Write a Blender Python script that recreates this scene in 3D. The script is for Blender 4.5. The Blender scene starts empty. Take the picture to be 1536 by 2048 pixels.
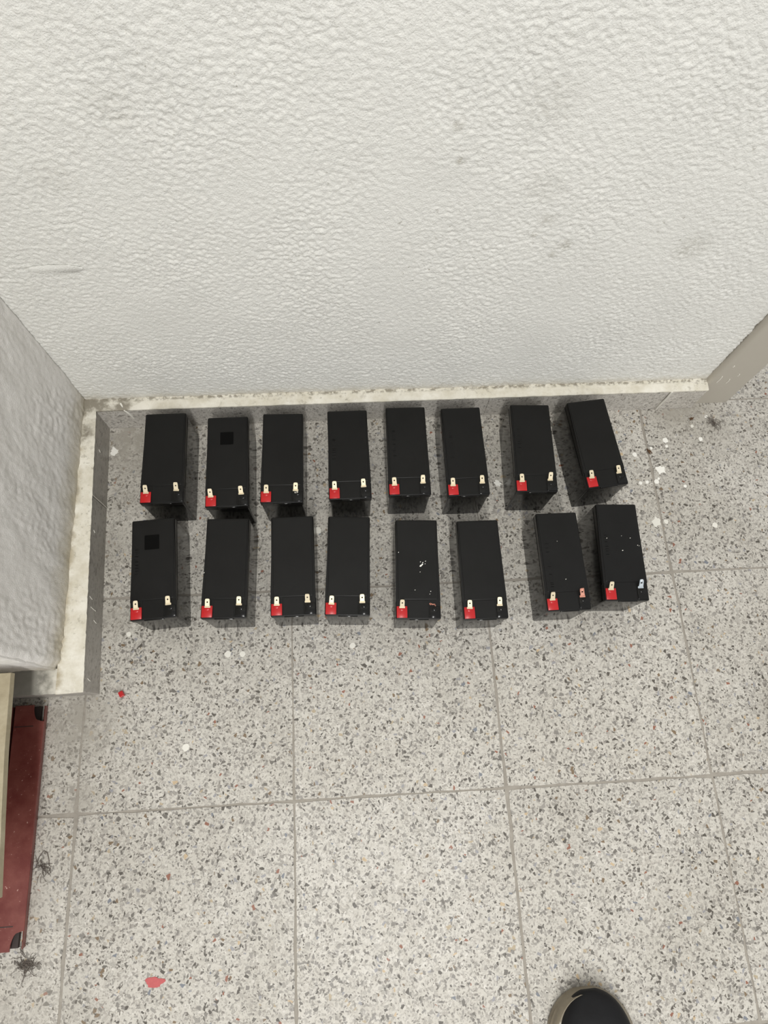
import bpy, bmesh, math, random
from mathutils import Vector, Matrix, noise

scene = bpy.context.scene
C = scene.collection
PI = math.pi

# ------------------------------------------------------------------ camera, world, light, exposure
cam_d = bpy.data.cameras.new('camera')
cam = bpy.data.objects.new('camera', cam_d)
C.objects.link(cam)
cam.location = (0.101160, 0.082648, 1.059839)
cam.rotation_euler = (0.324562, -0.032142, -0.055152)
cam_d.sensor_fit = 'VERTICAL'
cam_d.sensor_height = 24.0
cam_d.lens = 1338.301 / 2048 * 24.0
cam_d.clip_start = 0.02
scene.camera = cam

world = bpy.data.worlds.new('world')
scene.world = world
world.use_nodes = True
bg = world.node_tree.nodes['Background']
bg.inputs[0].default_value = (1.0, 0.995, 0.98, 1)
bg.inputs[1].default_value = 0.74

def area(name, loc, target, sx, sy, power, col):
    d = bpy.data.lights.new(name, 'AREA')
    d.shape = 'RECTANGLE'; d.size = sx; d.size_y = sy
    d.energy = power; d.color = col
    o = bpy.data.objects.new(name, d); C.objects.link(o)
    o.location = loc
    o.rotation_euler = (Vector(target) - Vector(loc)).to_track_quat('-Z', 'Y').to_euler()
    return o
area('ceiling_light', (0.12, -1.55, 2.90), (0.12, -1.55, 0.0), 0.22, 2.70, 77, (1.0, 0.99, 0.965))

scene.view_settings.view_transform = 'Standard'
scene.view_settings.look = 'None'
scene.view_settings.gamma = 1.0
scene.view_settings.use_curve_mapping = False
scene.view_settings.exposure = 0.0

# ------------------------------------------------------------------ helpers
def lin(r, g, b):
    def f(c):
        c /= 255.0
        return c / 12.92 if c <= 0.04045 else ((c + 0.055) / 1.055) ** 2.4
    return (f(r), f(g), f(b), 1.0)

def obj(name, me, mat=None, parent=None, loc=(0, 0, 0), rot=(0, 0, 0)):
    """one mesh object; me is a Mesh or a bmesh"""
    if isinstance(me, bmesh.types.BMesh):
        m = bpy.data.meshes.new(name)
        me.to_mesh(m); me.free()
        me = m
    if mat is not None:
        me.materials.clear(); me.materials.append(mat)
    o = bpy.data.objects.new(name, me)
    C.objects.link(o)
    o.parent = parent
    o.location = loc; o.rotation_euler = rot
    return o

def empty(name, loc=(0, 0, 0), rz=0.0):
    o = bpy.data.objects.new(name, None)
    o.empty_display_size = 0.03
    C.objects.link(o)
    o.location = loc; o.rotation_euler = (0, 0, rz)
    return o

def tag(o, label, cat, group=None):
    o['label'] = label; o['category'] = cat
    if group: o['group'] = group
    return o

def smooth(o, ang=40):
    for p in o.data.polygons: p.use_smooth = True
    if hasattr(o.data, 'set_sharp_from_angle'):
        o.data.set_sharp_from_angle(angle=math.radians(ang))
    return o

def add_box(bm, x0, x1, y0, y1, z0, z1, bev=0.0, seg=2):
    b = bmesh.new()
    bmesh.ops.create_cube(b, size=1.0)
    for v in b.verts:
        v.co = Vector((x0 + (v.co.x + .5) * (x1 - x0), y0 + (v.co.y + .5) * (y1 - y0), z0 + (v.co.z + .5) * (z1 - z0)))
    if bev > 0:
        bmesh.ops.bevel(b, geom=b.edges[:], offset=bev, segments=seg, profile=0.5, affect='EDGES')
    m = bpy.data.meshes.new('tmp'); b.to_mesh(m); b.free()
    bm.from_mesh(m); bpy.data.meshes.remove(m)
    return bm

def prism(pts, z0, z1, bev=0.0, seg=2, top_scale=None, bm=None):
    """outline (ccw) extruded from z0 to z1; bev rounds the top rim"""
    b = bmesh.new()
    lo = [b.verts.new((x, y, z0)) for x, y in pts]
    hi = [b.verts.new((x, y, z1)) for x, y in pts]
    n = len(pts)
    b.faces.new(lo[::-1]); top = b.faces.new(hi)
    for i in range(n):
        b.faces.new((lo[i], lo[(i + 1) % n], hi[(i + 1) % n], hi[i]))
    if bev > 0:
        bmesh.ops.bevel(b, geom=list(top.edges), offset=bev, segments=seg, profile=0.5, affect='EDGES')
    if bm is None: return b
    m = bpy.data.meshes.new('tmp'); b.to_mesh(m); b.free()
    bm.from_mesh(m); bpy.data.meshes.remove(m)
    return bm

def round_rect(x0, x1, y0, y1, r, n=4):
    pts = []
    for cx, cy, a in ((x1 - r, y0 + r, -90), (x1 - r, y1 - r, 0), (x0 + r, y1 - r, 90), (x0 + r, y0 + r, 180)):
        for k in range(n + 1):
            t = math.radians(a + 90 * k / n)
            pts.append((cx + r * math.cos(t), cy + r * math.sin(t)))
    return pts

def add_tube(bm, pts, r, n=5):
    """thin tube along a polyline"""
    pts = [Vector(p) for p in pts]
    rings = []
    for i, p in enumerate(pts):
        d = (pts[min(i + 1, len(pts) - 1)] - pts[max(i - 1, 0)]).normalized()
        a = d.cross(Vector((0.13, 0.21, 0.97))).normalized(); b = d.cross(a)
        rr = r if not callable(r) else r(i / (len(pts) - 1))
        rings.append([bm.verts.new(p + rr * (math.cos(2 * PI * k / n) * a + math.sin(2 * PI * k / n) * b)) for k in range(n)])
    for i in range(len(rings) - 1):
        for k in range(n):
            bm.faces.new((rings[i][k], rings[i][(k + 1) % n], rings[i + 1][(k + 1) % n], rings[i + 1][k]))
    bm.faces.new(rings[0][::-1]); bm.faces.new(rings[-1])
    return bm

def add_ellipsoid(bm, loc, s, rz=0.0, u=10, v=7):
    M = Matrix.Translation(loc) @ Matrix.Rotation(rz, 4, 'Z') @ Matrix.Diagonal((*s, 1))
    bmesh.ops.create_uvsphere(bm, u_segments=u, v_segments=v, radius=1.0, matrix=M)
    return bm

# ------------------------------------------------------------------ node helpers
class NT:
    def __init__(self, name):
        self.m = bpy.data.materials.new(name); self.m.use_nodes = True
        self.t = self.m.node_tree; self.n = self.t.nodes; self.l = self.t.links
        self.p = self.n['Principled BSDF']
    def node(self, typ, **kw):
        x = self.n.new(typ)
        for k, v in kw.items(): setattr(x, k, v)
        return x
    def put(self, sock, v):
        if v is None: return
        if isinstance(v, bpy.types.NodeSocket): self.l.new(v, sock)
        else: sock.default_value = v
    def math(self, op, a, b=None, c=None, clamp=False):
        x = self.node('ShaderNodeMath', operation=op, use_clamp=clamp)
        for i, v in enumerate((a, b, c)): self.put(x.inputs[i], v)
        return x.outputs[0]
    def vmath(self, op, a, b=None, scale=None):
        x = self.node('ShaderNodeVectorMath', operation=op)
        self.put(x.inputs[0], a); self.put(x.inputs[1], b)
        if scale is not None: self.put(x.inputs['Scale'], scale)
        return x.outputs['Value'] if op in ('LENGTH', 'DISTANCE', 'DOT_PRODUCT') else x.outputs[0]
    def mix(self, f, a, b):
        x = self.node('ShaderNodeMix', data_type='RGBA')
        self.put(x.inputs[0], f); self.put(x.inputs[6], a); self.put(x.inputs[7], b)
        return x.outputs[2]
    def mul(self, f, a, b):
        x = self.node('ShaderNodeMix', data_type='RGBA', blend_type='MULTIPLY')
        self.put(x.inputs[0], f); self.put(x.inputs[6], a); self.put(x.inputs[7], b)
        return x.outputs[2]
    def noise(self, vec, scale, detail=2.0, rough=0.5, dist=0.0):
        x = self.node('ShaderNodeTexNoise')
        self.put(x.inputs['Vector'], vec); self.put(x.inputs['Scale'], scale)
        x.inputs['Detail'].default_value = detail; x.inputs['Roughness'].default_value = rough
        x.inputs['Distortion'].default_value = dist
        return x.outputs[0], x.outputs[1]
    def voro(self, vec, scale, feature='F1', rnd=1.0):
        x = self.node('ShaderNodeTexVoronoi', feature=feature)
        self.put(x.inputs['Vector'], vec); self.put(x.inputs['Scale'], scale)
        x.inputs['Randomness'].default_value = rnd
        return x.outputs
    def step(self, v, lo, hi, a=0.0, b=1.0):
        x = self.node('ShaderNodeMapRange'); x.clamp = True
        self.put(x.inputs[0], v); self.put(x.inputs[1], lo); self.put(x.inputs[2], hi)
        self.put(x.inputs[3], a); self.put(x.inputs[4], b)
        return x.outputs[0]
    def ramp(self, f, stops, interp='CONSTANT'):
        x = self.node('ShaderNodeValToRGB'); r = x.color_ramp; r.interpolation = interp
        while len(r.elements) < len(stops): r.elements.new(0.5)
        for e, (p, c) in zip(r.elements, stops): e.position = p; e.color = c
        self.put(x.inputs[0], f)
        return x.outputs[0]
    def sep(self, c):
        x = self.node('ShaderNodeSeparateColor'); self.put(x.inputs[0], c)
        return x.outputs
    def obj_vec(self): return self.node('ShaderNodeTexCoord').outputs['Object']
    def pos(self): return self.node('ShaderNodeNewGeometry').outputs['Position']
    def rand(self): return self.node('ShaderNodeObjectInfo').outputs['Random']
    def bump(self, h, strength=1.0, dist=0.001):
        x = self.node('ShaderNodeBump')
        x.inputs['Strength'].default_value = strength; x.inputs['Distance'].default_value = dist
        self.put(x.inputs['Height'], h); self.l.new(x.outputs[0], self.p.inputs['Normal'])
    def blob(self, pos, c, r, soft=0.5):
        """1 inside radius r of a world point, fading to 0"""
        d = self.vmath('DISTANCE', pos, Vector(c))
        return self.step(d, r, r * (1 - soft), 0.0, 1.0)
    def out(self, col=None, rough=None, spec=None, metal=None):
        self.put(self.p.inputs['Base Color'], col); self.put(self.p.inputs['Roughness'], rough)
        self.put(self.p.inputs['Specular IOR Level'], spec); self.put(self.p.inputs['Metallic'], metal)
        return self.m

def plain(name, col, rough=0.5, metal=0.0, var=0.12, scale=60, bump=0.0, spec=0.5):
    t = NT(name)
    f, _ = t.noise(t.obj_vec(), scale, 4, 0.6)
    c = t.mix(f, tuple(x * (1 - var) for x in col[:3]) + (1,), tuple(min(1, x * (1 + var)) for x in col[:3]) + (1,))
    if bump: t.bump(f, 0.5, bump)
    return t.out(c, rough, spec, metal)

# ------------------------------------------------------------------ materials
def terrazzo(name, matrix, chips, dust=(), strength=1.0, rough=0.42, offset=True):
    t = NT(name)
    pos = t.pos()
    vec = t.obj_vec()
    if offset:
        r = t.rand()
        cmb = t.node('ShaderNodeCombineXYZ')
        t.put(cmb.inputs[0], t.math('MULTIPLY', r, 37.0)); t.put(cmb.inputs[1], t.math('MULTIPLY', r, -23.0)); t.put(cmb.inputs[2], t.math('MULTIPLY', r, 11.0))
        vec = t.vmath('ADD', vec, cmb.outputs[0])
    # slight warp so the stone chips are not perfect cells
    _, nc = t.noise(vec, 260, 1)
    warp = t.vmath('SCALE', t.vmath('SUBTRACT', nc, (0.5, 0.5, 0.5)), scale=0.0012)
    vw = t.vmath('ADD', vec, warp)
    f1, _ = t.noise(vec, 34, 3, 0.55)
    col = t.mix(t.step(f1, 0.3, 0.7), matrix[0], matrix[1])
    for k, (sc, keep, tmin, tmax) in enumerate(((390, 0.50, 0.05, 0.16), (255, 0.60, 0.05, 0.18), (190, 0.55, 0.06, 0.20), (145, 0.30, 0.08, 0.24))):
        # stretch the cells differently per layer for slivers
        mp = t.node('ShaderNodeMapping'); t.put(mp.inputs['Vector'], vw)
        mp.inputs['Location'].default_value = (k * 3.1, k * 1.7, k * 0.37)
        mp.inputs['Rotation'].default_value = (0, 0, 0.35 + k * 0.83)
        mp.inputs['Scale'].default_value = (1.0, 0.62, 1.0)
        v = mp.outputs[0]
        d = t.voro(v, sc, 'DISTANCE_TO_EDGE')['Distance']
        cc = t.sep(t.voro(v, sc, 'F1')['Color'])
        th = t.step(cc[0], 0, 1, tmin, tmax)
        mask = t.step(d, th, t.math('ADD', th, 0.05))
        mask = t.math('MULTIPLY', mask, t.math('LESS_THAN', cc[1], keep))
        chip = t.ramp(cc[2], chips)
        sub, _ = t.noise(vec, 500, 2)
        chip = t.mul(0.5, chip, t.ramp(sub, ((0.3, (0.72, 0.72, 0.72, 1)), (0.7, (1.12, 1.12, 1.12, 1))), 'LINEAR'))
        col = t.mix(t.math('MULTIPLY', mask, strength), col, chip)
    # worn patches and grime in the tile itself
    g, _ = t.noise(pos, 6.0, 4, 0.6)
    col = t.mul(1.0, col, t.ramp(g, ((0.30, (0.86, 0.85, 0.83, 1)), (0.65, (1.02, 1.02, 1.02, 1))), 'LINEAR'))
    rv = t.step(t.rand(), 0, 1, 0.95, 1.03)
    cm = t.node('ShaderNodeCombineXYZ')
    for i in range(3): t.put(cm.inputs[i], rv)
    col = t.mul(1.0, col, cm.outputs[0])
    if dust:
        tot = None
        for (c, r, s) in dust:
            b = t.math('MULTIPLY', t.blob(pos, c, r, 0.85), s)
            tot = b if tot is None else t.math('MAXIMUM', tot, b)
        dn, _ = t.noise(pos, 55, 4, 0.65)
        tot = t.math('MULTIPLY', tot, t.step(dn, 0.25, 0.55), clamp=True)
        col = t.mix(tot, col, lin(158, 153, 143))
    fine, _ = t.noise(vec, 90, 3)
    t.bump(fine, 0.12, 0.0006)
    return t.out(col, t.step(fine, 0.3, 0.7, rough - 0.07, rough + 0.1), 0.4)

def terrazzo_flat(name, matrix, layers, dust, rough=0.42):
    t = NT(name)
    pos = t.pos(); r = t.rand()
    cmb = t.node('ShaderNodeCombineXYZ')
    t.put(cmb.inputs[0], t.math('MULTIPLY', r, 37.0)); t.put(cmb.inputs[1], t.math('MULTIPLY', r, -23.0))
    vec = t.vmath('ADD', t.obj_vec(), cmb.outputs[0])
    _, nc = t.noise(vec, 420, 1)
    vec = t.vmath('ADD', vec, t.vmath('SCALE', t.vmath('SUBTRACT', nc, (0.5, 0.5, 0.5)), scale=0.0010))
    f1, _ = t.noise(vec, 40, 3, 0.55)
    col = t.mix(t.step(f1, 0.3, 0.7), matrix[0], matrix[1])
    sub, _ = t.noise(vec, 520, 2)
    for k, (sc, keep, size, chips) in enumerate(layers):
        x = t.node('ShaderNodeTexVoronoi', feature='F1', voronoi_dimensions='2D')
        t.put(x.inputs['Vector'], t.vmath('ADD', vec, (0.37 * k, 0.71 * k, 0))); x.inputs['Scale'].default_value = sc
        cc = t.sep(x.outputs['Color'])
        loc = t.vmath('SUBTRACT', t.vmath('ADD', vec, (0.37 * k, 0.71 * k, 0)), x.outputs['Position'])
        rot = t.node('ShaderNodeVectorRotate', rotation_type='Z_AXIS')
        t.put(rot.inputs['Vector'], loc); t.put(rot.inputs['Angle'], t.math('MULTIPLY', cc[0], 41.0))
        q = t.node('ShaderNodeSeparateXYZ'); t.put(q.inputs[0], rot.outputs[0])
        u, v = q.outputs[0], q.outputs[1]
        h = size / sc
        a = t.math('MULTIPLY', t.step(cc[1], 0, 1, 0.35, 0.75), h)          # half length
        fr = t.math('FRACT', t.math('MULTIPLY', cc[1], 17.3)); fr2 = t.math('FRACT', t.math('MULTIPLY', cc[0], 29.7))
        b = t.math('MULTIPLY', a, t.step(fr, 0, 1, 0.24, 0.72))              # half width
        e1 = t.math('DIVIDE', t.math('ABSOLUTE', u), a)
        e2 = t.math('DIVIDE', v, b)
        e3 = t.math('DIVIDE', t.math('SUBTRACT', t.math('MULTIPLY', u, t.step(fr2, 0, 1, -0.9, 0.9)), v), b)
        e4 = t.math('DIVIDE', t.math('ADD', t.math('MULTIPLY', u, t.step(fr, 0, 1, 0.9, -0.3)), t.math('MULTIPLY', v, 0.7)), b)
        d = t.math('MAXIMUM', t.math('MAXIMUM', e1, e2), t.math('MAXIMUM', e3, e4))
        mask = t.step(d, 1.0, 0.86)
        mask = t.math('MULTIPLY', mask, t.math('LESS_THAN', t.math('FRACT', t.math('MULTIPLY', cc[2], 7.77)), keep))
        chip = t.ramp(t.math('FRACT', t.math('MULTIPLY', cc[2], 53.1)), chips)
        chip = t.mul(0.6, chip, t.ramp(sub, ((0.3, (0.78, 0.78, 0.78, 1)), (0.7, (1.12, 1.12, 1.12, 1))), 'LINEAR'))
        col = t.mix(mask, col, chip)
    g, _ = t.noise(pos, 6.0, 4, 0.6)
    col = t.mul(1.0, col, t.ramp(g, ((0.30, (0.87, 0.86, 0.84, 1)), (0.65, (1.02, 1.02, 1.02, 1))), 'LINEAR'))
    rv = t.step(r, 0, 1, 0.95, 1.03)
    cm = t.node('ShaderNodeCombineXYZ')
    for i in range(3): t.put(cm.inputs[i], rv)
    col = t.mul(1.0, col, cm.outputs[0])
    tot = None
    for (c, rr, st) in dust:
        bl_ = t.math('MULTIPLY', t.blob(pos, c, rr, 0.85), st)
        tot = bl_ if tot is None else t.math('MAXIMUM', tot, bl_)
    dn, _ = t.noise(pos, 55, 4, 0.65)
    tot = t.math('MULTIPLY', tot, t.step(dn, 0.25, 0.55), clamp=True)
    col = t.mix(tot, col, lin(158, 153, 143))
    fine, _ = t.noise(vec, 90, 3)
    t.bump(fine, 0.12, 0.0006)
    return t.out(col, t.step(fine, 0.3, 0.7, rough - 0.07, rough + 0.1), 0.4)

PALE = ((0.0, lin(188, 184, 175)), (0.30, lin(179, 175, 167)), (0.55, lin(170, 166, 158)), (0.78, lin(158, 154, 147)), (0.88, lin(210, 206, 198)))
MIDS = ((0.0, lin(184, 179, 170)), (0.25, lin(172, 167, 159)), (0.50, lin(156, 151, 143)), (0.72, lin(136, 131, 124)), (0.87, lin(112, 107, 100)), (0.95, lin(90, 85, 78)))
MIX = ((0.0, lin(172, 168, 160)), (0.22, lin(154, 150, 143)), (0.44, lin(134, 130, 124)), (0.64, lin(112, 108, 101)), (0.80, lin(88, 83, 76)), (0.88, lin(150, 149, 151)), (0.92, lin(176, 162, 138)),
       (0.945, lin(124, 106, 84)), (0.965, lin(192, 171, 140)), (0.98, lin(144, 98, 80)), (0.99, lin(122, 126, 133)))
LAYERS = ((380, 0.50, 1.0, PALE), (230, 0.50, 1.0, PALE), (320, 0.36, 0.95, MIDS), (215, 0.42, 0.90, MIDS), (160, 0.28, 0.84, MIX), (180, 0.30, 0.82, MIX), (128, 0.12, 0.74, MIX))
DUST = (((-0.265, 0.585, 0), 0.11, 1.0), ((-0.32, 0.125, 0), 0.085, 0.95), ((-0.40, 0.06, 0), 0.10, 0.5), ((-0.37, -0.10, 0), 0.10, 0.45),
        ((-0.31, 0.02, 0), 0.035, 0.8), ((-0.36, -0.26, 0), 0.12, 0.5), ((-0.285, 0.40, 0), 0.05, 0.6), ((-0.28, 0.28, 0), 0.04, 0.7),
        ((0.69, 0.615, 0), 0.075, 1.0), ((0.75, 0.57, 0), 0.07, 0.45), ((0.10, 0.60, 0), 0.05, 0.4), ((-0.27, 0.48, 0), 0.05, 0.45))
M_TILE = terrazzo_flat('terrazzo_tile', (lin(191, 187, 178), lin(200, 196, 187)), LAYERS, DUST)
M_SKIRT = terrazzo('terrazzo_skirting', (lin(200, 196, 189), lin(210, 206, 199)),
                   ((0.0, lin(186, 181, 173)), (0.5, lin(162, 157, 150)), (0.78, lin(130, 125, 118)), (0.92, lin(98, 94, 88))), (), 0.65, 0.40)
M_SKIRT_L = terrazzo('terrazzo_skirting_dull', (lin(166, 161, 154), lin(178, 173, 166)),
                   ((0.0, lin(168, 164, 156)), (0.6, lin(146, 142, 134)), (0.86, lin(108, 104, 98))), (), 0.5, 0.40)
def m_grout():
    t = NT('cement_joint'); pos = t.pos()
    f, _ = t.noise(pos, 70, 5, 0.65)
    c = t.mix(f, lin(128, 122, 113), lin(172, 166, 156))
    t.bump(f, 0.6, 0.001)
    return t.out(c, 0.85, 0.2)
M_GROUT = m_grout()

def m_plaster(name, base, dirt, spots=(), low=None, fine=900, streak=False):
    t = NT(name); pos = t.pos()
    f, _ = t.noise(pos, 9, 4, 0.6)
    col = t.mix(t.step(f, 0.3, 0.7), base, tuple(x * 0.955 for x in base[:3]) + (1,))
    # little grime specks
    s, _ = t.noise(pos, 150, 2, 0.5)
    region, _ = t.noise(pos, 7, 2, 0.5)
    col = t.mix(t.math('MULTIPLY', t.step(s, 0.71, 0.77), t.step(region, 0.5, 0.66, 0.0, 0.7)), col, dirt)
    tot = None
    for (c, r, k) in spots:
        b = t.math('MULTIPLY', t.blob(pos, c, r, 0.7), k)
        tot = b if tot is None else t.math('MAXIMUM', tot, b)
    if tot is not None:
        n2, _ = t.noise(pos, 220, 3, 0.6)
        col = t.mix(t.math('MULTIPLY', tot, t.step(n2, 0.35, 0.6), clamp=True), col, dirt)
    if low:  # stained strip where the plaster meets the skirting
        z0, z1, lc, k = low
        xyz = t.node('ShaderNodeSeparateXYZ'); t.put(xyz.inputs[0], pos)
        n3, _ = t.noise(pos, 24, 5, 0.7)
        zz = t.math('ADD', xyz.outputs[2], t.math('MULTIPLY', t.math('SUBTRACT', n3, 0.5), (z1 - z0) * 1.6))
        col = t.mix(t.step(zz, z1, z0, 0.0, k), col, lc)
    b, _ = t.noise(pos, 520, 4, 0.6)
    t.bump(b, 1.0, fine * 1.6e-6)
    return t.out(col, 0.75, 0.25)
SPOTS = tuple(((x, 0.628, z), r, k) for x, z, r, k in ((0.226, .535, .007, .6), (.218, .576, .008, .5), (.328, .428, .006, .7), (.37, .408, .012, .5),
        (.36, .391, .008, .5), (.338, .45, .014, .4), (.524, .394, .018, .4), (.32, .50, .03, .22), (.30, .60, .04, .2), (-.1, .6, .03, .22), (-.18, .52, .03, .2), (.53, .40, .03, .3)))
M_WALL = m_plaster('white_knobbly_plaster', lin(231, 230, 224), lin(150, 145, 130), SPOTS, (0.066, 0.085, lin(196, 188, 170), 0.6))
M_PIER = m_plaster('grey_white_plaster', lin(224, 221, 216), lin(160, 152, 135), (), (0.066, 0.125, lin(168, 158, 134), 0.75), 700)

def m_ledge():
    t = NT('painted_mortar_ledge'); pos = t.pos()
    n1, _ = t.noise(pos, 40, 5, 0.65); n2, _ = t.noise(pos, 130, 4, 0.6); n3, _ = t.noise(pos, 14, 3, 0.6)
    col = t.mix(t.step(n1, 0.35, 0.65), lin(228, 224, 212), lin(207, 201, 184))
    col = t.mix(t.math('MULTIPLY', t.step(n2, 0.56, 0.64), t.step(n3, 0.45, 0.65, 0.0, 0.55)), col, lin(128, 120, 104))
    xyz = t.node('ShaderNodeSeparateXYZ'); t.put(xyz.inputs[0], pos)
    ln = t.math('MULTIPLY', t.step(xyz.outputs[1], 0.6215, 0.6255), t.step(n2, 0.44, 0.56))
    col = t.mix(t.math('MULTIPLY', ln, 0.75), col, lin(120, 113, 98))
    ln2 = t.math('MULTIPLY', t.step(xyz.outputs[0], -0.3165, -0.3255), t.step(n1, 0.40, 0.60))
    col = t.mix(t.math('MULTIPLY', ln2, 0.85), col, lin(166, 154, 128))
    # bare cement corners
    tot = None
    for c, r in (((-0.315, .625, .068), .045), ((-0.275, .627, .068), .05), ((-0.33, .57, .068), .030), ((-.335, .47, .068), .016), ((-.335, .40, .068), .014)):
        b = t.blob(pos, c, r, 0.5); tot = b if tot is None else t.math('MAXIMUM', tot, b)
    col = t.mix(t.math('MULTIPLY', tot, t.step(n1, 0.38, 0.55, 0.2, 0.95)), col, lin(134, 128, 115))
    t.bump(n2, 0.8, 0.0012)
    return t.out(col, 0.7, 0.3)
M_LEDGE = m_ledge()
def m_ledge_grey():
    t = NT('bare_cement_ledge'); pos = t.pos()
    n1, _ = t.noise(pos, 60, 5, 0.65)
    xyz = t.node('ShaderNodeSeparateXYZ'); t.put(xyz.inputs[0], pos)
    xx = t.math('ADD', xyz.outputs[0], t.math('MULTIPLY', t.math('SUBTRACT', n1, 0.5), 0.05))
    col = t.mix(t.step(xx, -0.352, -0.322), t.mix(n1, lin(112, 110, 102), lin(142, 139, 130)), t.mix(n1, lin(205, 200, 184), lin(230, 226, 215)))
    t.bump(n1, 0.6, 0.001)
    return t.out(col, 0.75, 0.25)
M_LEDGE_G = m_ledge_grey()
M_WHITE = plain('white_paint', lin(238, 236, 228), 0.55, var=0.05, scale=200)
M_WHITE_THIN = plain('thin_white_paint', lin(222, 219, 209), 0.55, var=0.05, scale=200)
M_MORTAR = plain('grey_mortar', lin(186, 180, 170), 0.7, var=0.08, scale=200, bump=0.0005)
M_JAMB = plain('grey_door_paint', lin(176, 170, 158), 0.38, var=0.03, scale=25, bump=0.0004)

def m_case():
    t = NT('glossy_black_plastic')
    f, _ = t.noise(t.obj_vec(), 45, 3, 0.6)
    t.bump(f, 0.05, 0.0006)
    m = t.out((0.0040, 0.0039, 0.0036, 1), t.step(f, 0.3, 0.7, 0.07, 0.15), 0.42)
    d = t.node('ShaderNodeBsdfDiffuse'); d.inputs[0].default_value = (0.006, 0.0058, 0.0053, 1)
    x = t.node('ShaderNodeMixShader'); x.inputs[0].default_value = 0.30
    t.l.new(t.p.outputs[0], x.inputs[1]); t.l.new(d.outputs[0], x.inputs[2])
    t.l.new(x.outputs[0], t.n['Material Output'].inputs['Surface'])
    return m
M_CASE = m_case()
def m_lid():
    t = NT('matte_black_plastic'); v = t.obj_vec()
    r = t.rand()
    cmb = t.node('ShaderNodeCombineXYZ'); t.put(cmb.inputs[0], t.math('MULTIPLY', r, 9.0)); t.put(cmb.inputs[1], t.math('MULTIPLY', r, 5.0))
    v2 = t.vmath('ADD', v, cmb.outputs[0])
    f, _ = t.noise(v2, 16, 4, 0.6); g, _ = t.noise(v2, 1600, 1)
    col = t.mix(f, (0.0028, 0.0027, 0.0025, 1), (0.0058, 0.0056, 0.0052, 1))
    t.bump(g, 0.25, 0.00025)
    return t.out(col, t.step(f, 0.3, 0.7, 0.28, 0.42), 0.27)
M_LID = m_lid()
M_PATCH = plain('smooth_black_patch', (0.0016, 0.0016, 0.0015, 1), 0.5, var=0.1, spec=0.08)
M_RED = plain('red_plastic', lin(178, 18, 22), 0.28, var=0.06, scale=80)
M_TAB = plain('tinned_brass', lin(226, 213, 184), 0.42, metal=0.55, var=0.10, scale=300)
M_COPPER = plain('bare_copper_tab', lin(222, 160, 140), 0.35, metal=0.7, var=0.25, scale=500)
M_STEEL = plain('corroded_silver_tab', lin(205, 214, 220), 0.30, metal=0.8, var=0.3, scale=600)
M_LEAD = plain('whitish_corrosion', lin(196, 192, 180), 0.6, metal=0.2, var=0.3, scale=900)

def m_redpaint():
    t = NT('worn_red_paint'); v = t.obj_vec(); p = t.pos()
    f, _ = t.noise(p, 30, 5, 0.65); g, _ = t.noise(p, 240, 3, 0.6)
    col = t.mix(t.step(f, 0.35, 0.65), lin(106, 50, 45), lin(126, 72, 64))
    col = t.mix(t.step(g, 0.68, 0.74), col, lin(196, 160, 148))
    t.bump(f, 0.3, 0.0008)
    return t.out(col, 0.45, 0.4)
M_REDPAINT = m_redpaint()
M_RUST_SHADE = plain('dark_bare_steel_and_shade', lin(52, 42, 38), 0.6, var=0.3, scale=120)  # bare steel of the end seams, also the painted shade inside the notches
def m_slab():
    t = NT('beige_stone'); p = t.pos()
    f, _ = t.noise(p, 12, 6, 0.65, 0.6); g, _ = t.noise(p, 160, 3, 0.6)
    col = t.mix(t.step(f, 0.32, 0.66), lin(150, 139, 114), lin(178, 168, 144))
    col = t.mul(0.5, col, t.ramp(g, ((0.3, (0.8, 0.8, 0.78, 1)), (0.7, (1.05, 1.05, 1.05, 1))), 'LINEAR'))
    t.bump(g, 0.2, 0.0006)
    return t.out(col, 0.55, 0.35)
M_SLAB = m_slab()
M_SHOE = plain('black_shoe_leather', (0.0065, 0.0065, 0.0075, 1), 0.60, var=0.25, scale=90, bump=0.0006, spec=0.25)
M_LINING = plain('black_lining', (0.006, 0.006, 0.006, 1), 0.9, var=0.2)
def m_sole():
    t = NT('beige_rubber_sole'); v = t.obj_vec()
    f, _ = t.noise(v, 60, 4, 0.6)
    col = t.mix(f, lin(108, 99, 84), lin(150, 140, 120))
    return t.out(col, 0.35, 0.5)
M_SOLE = m_sole()
M_BUG = plain('brown_chitin', lin(86, 60, 34), 0.4, var=0.4, scale=500)
M_FLUFF = plain('grey_dust_fibre', lin(98, 90, 83), 0.95, var=0.35, scale=300)
M_FLAKE = plain('faded_red_paint_flake', lin(180, 84, 84), 0.6, var=0.15, scale=300)

# ------------------------------------------------------------------ structure: floor
T = 0.3115
RND = random.Random(4)
fb = bmesh.new(); add_box(fb, -3 * T, 4 * T, -2.4 * T, 4 * T, -0.06, -0.0008)
floor = obj('floor', fb, M_GROUT); floor['kind'] = 'structure'

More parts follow.
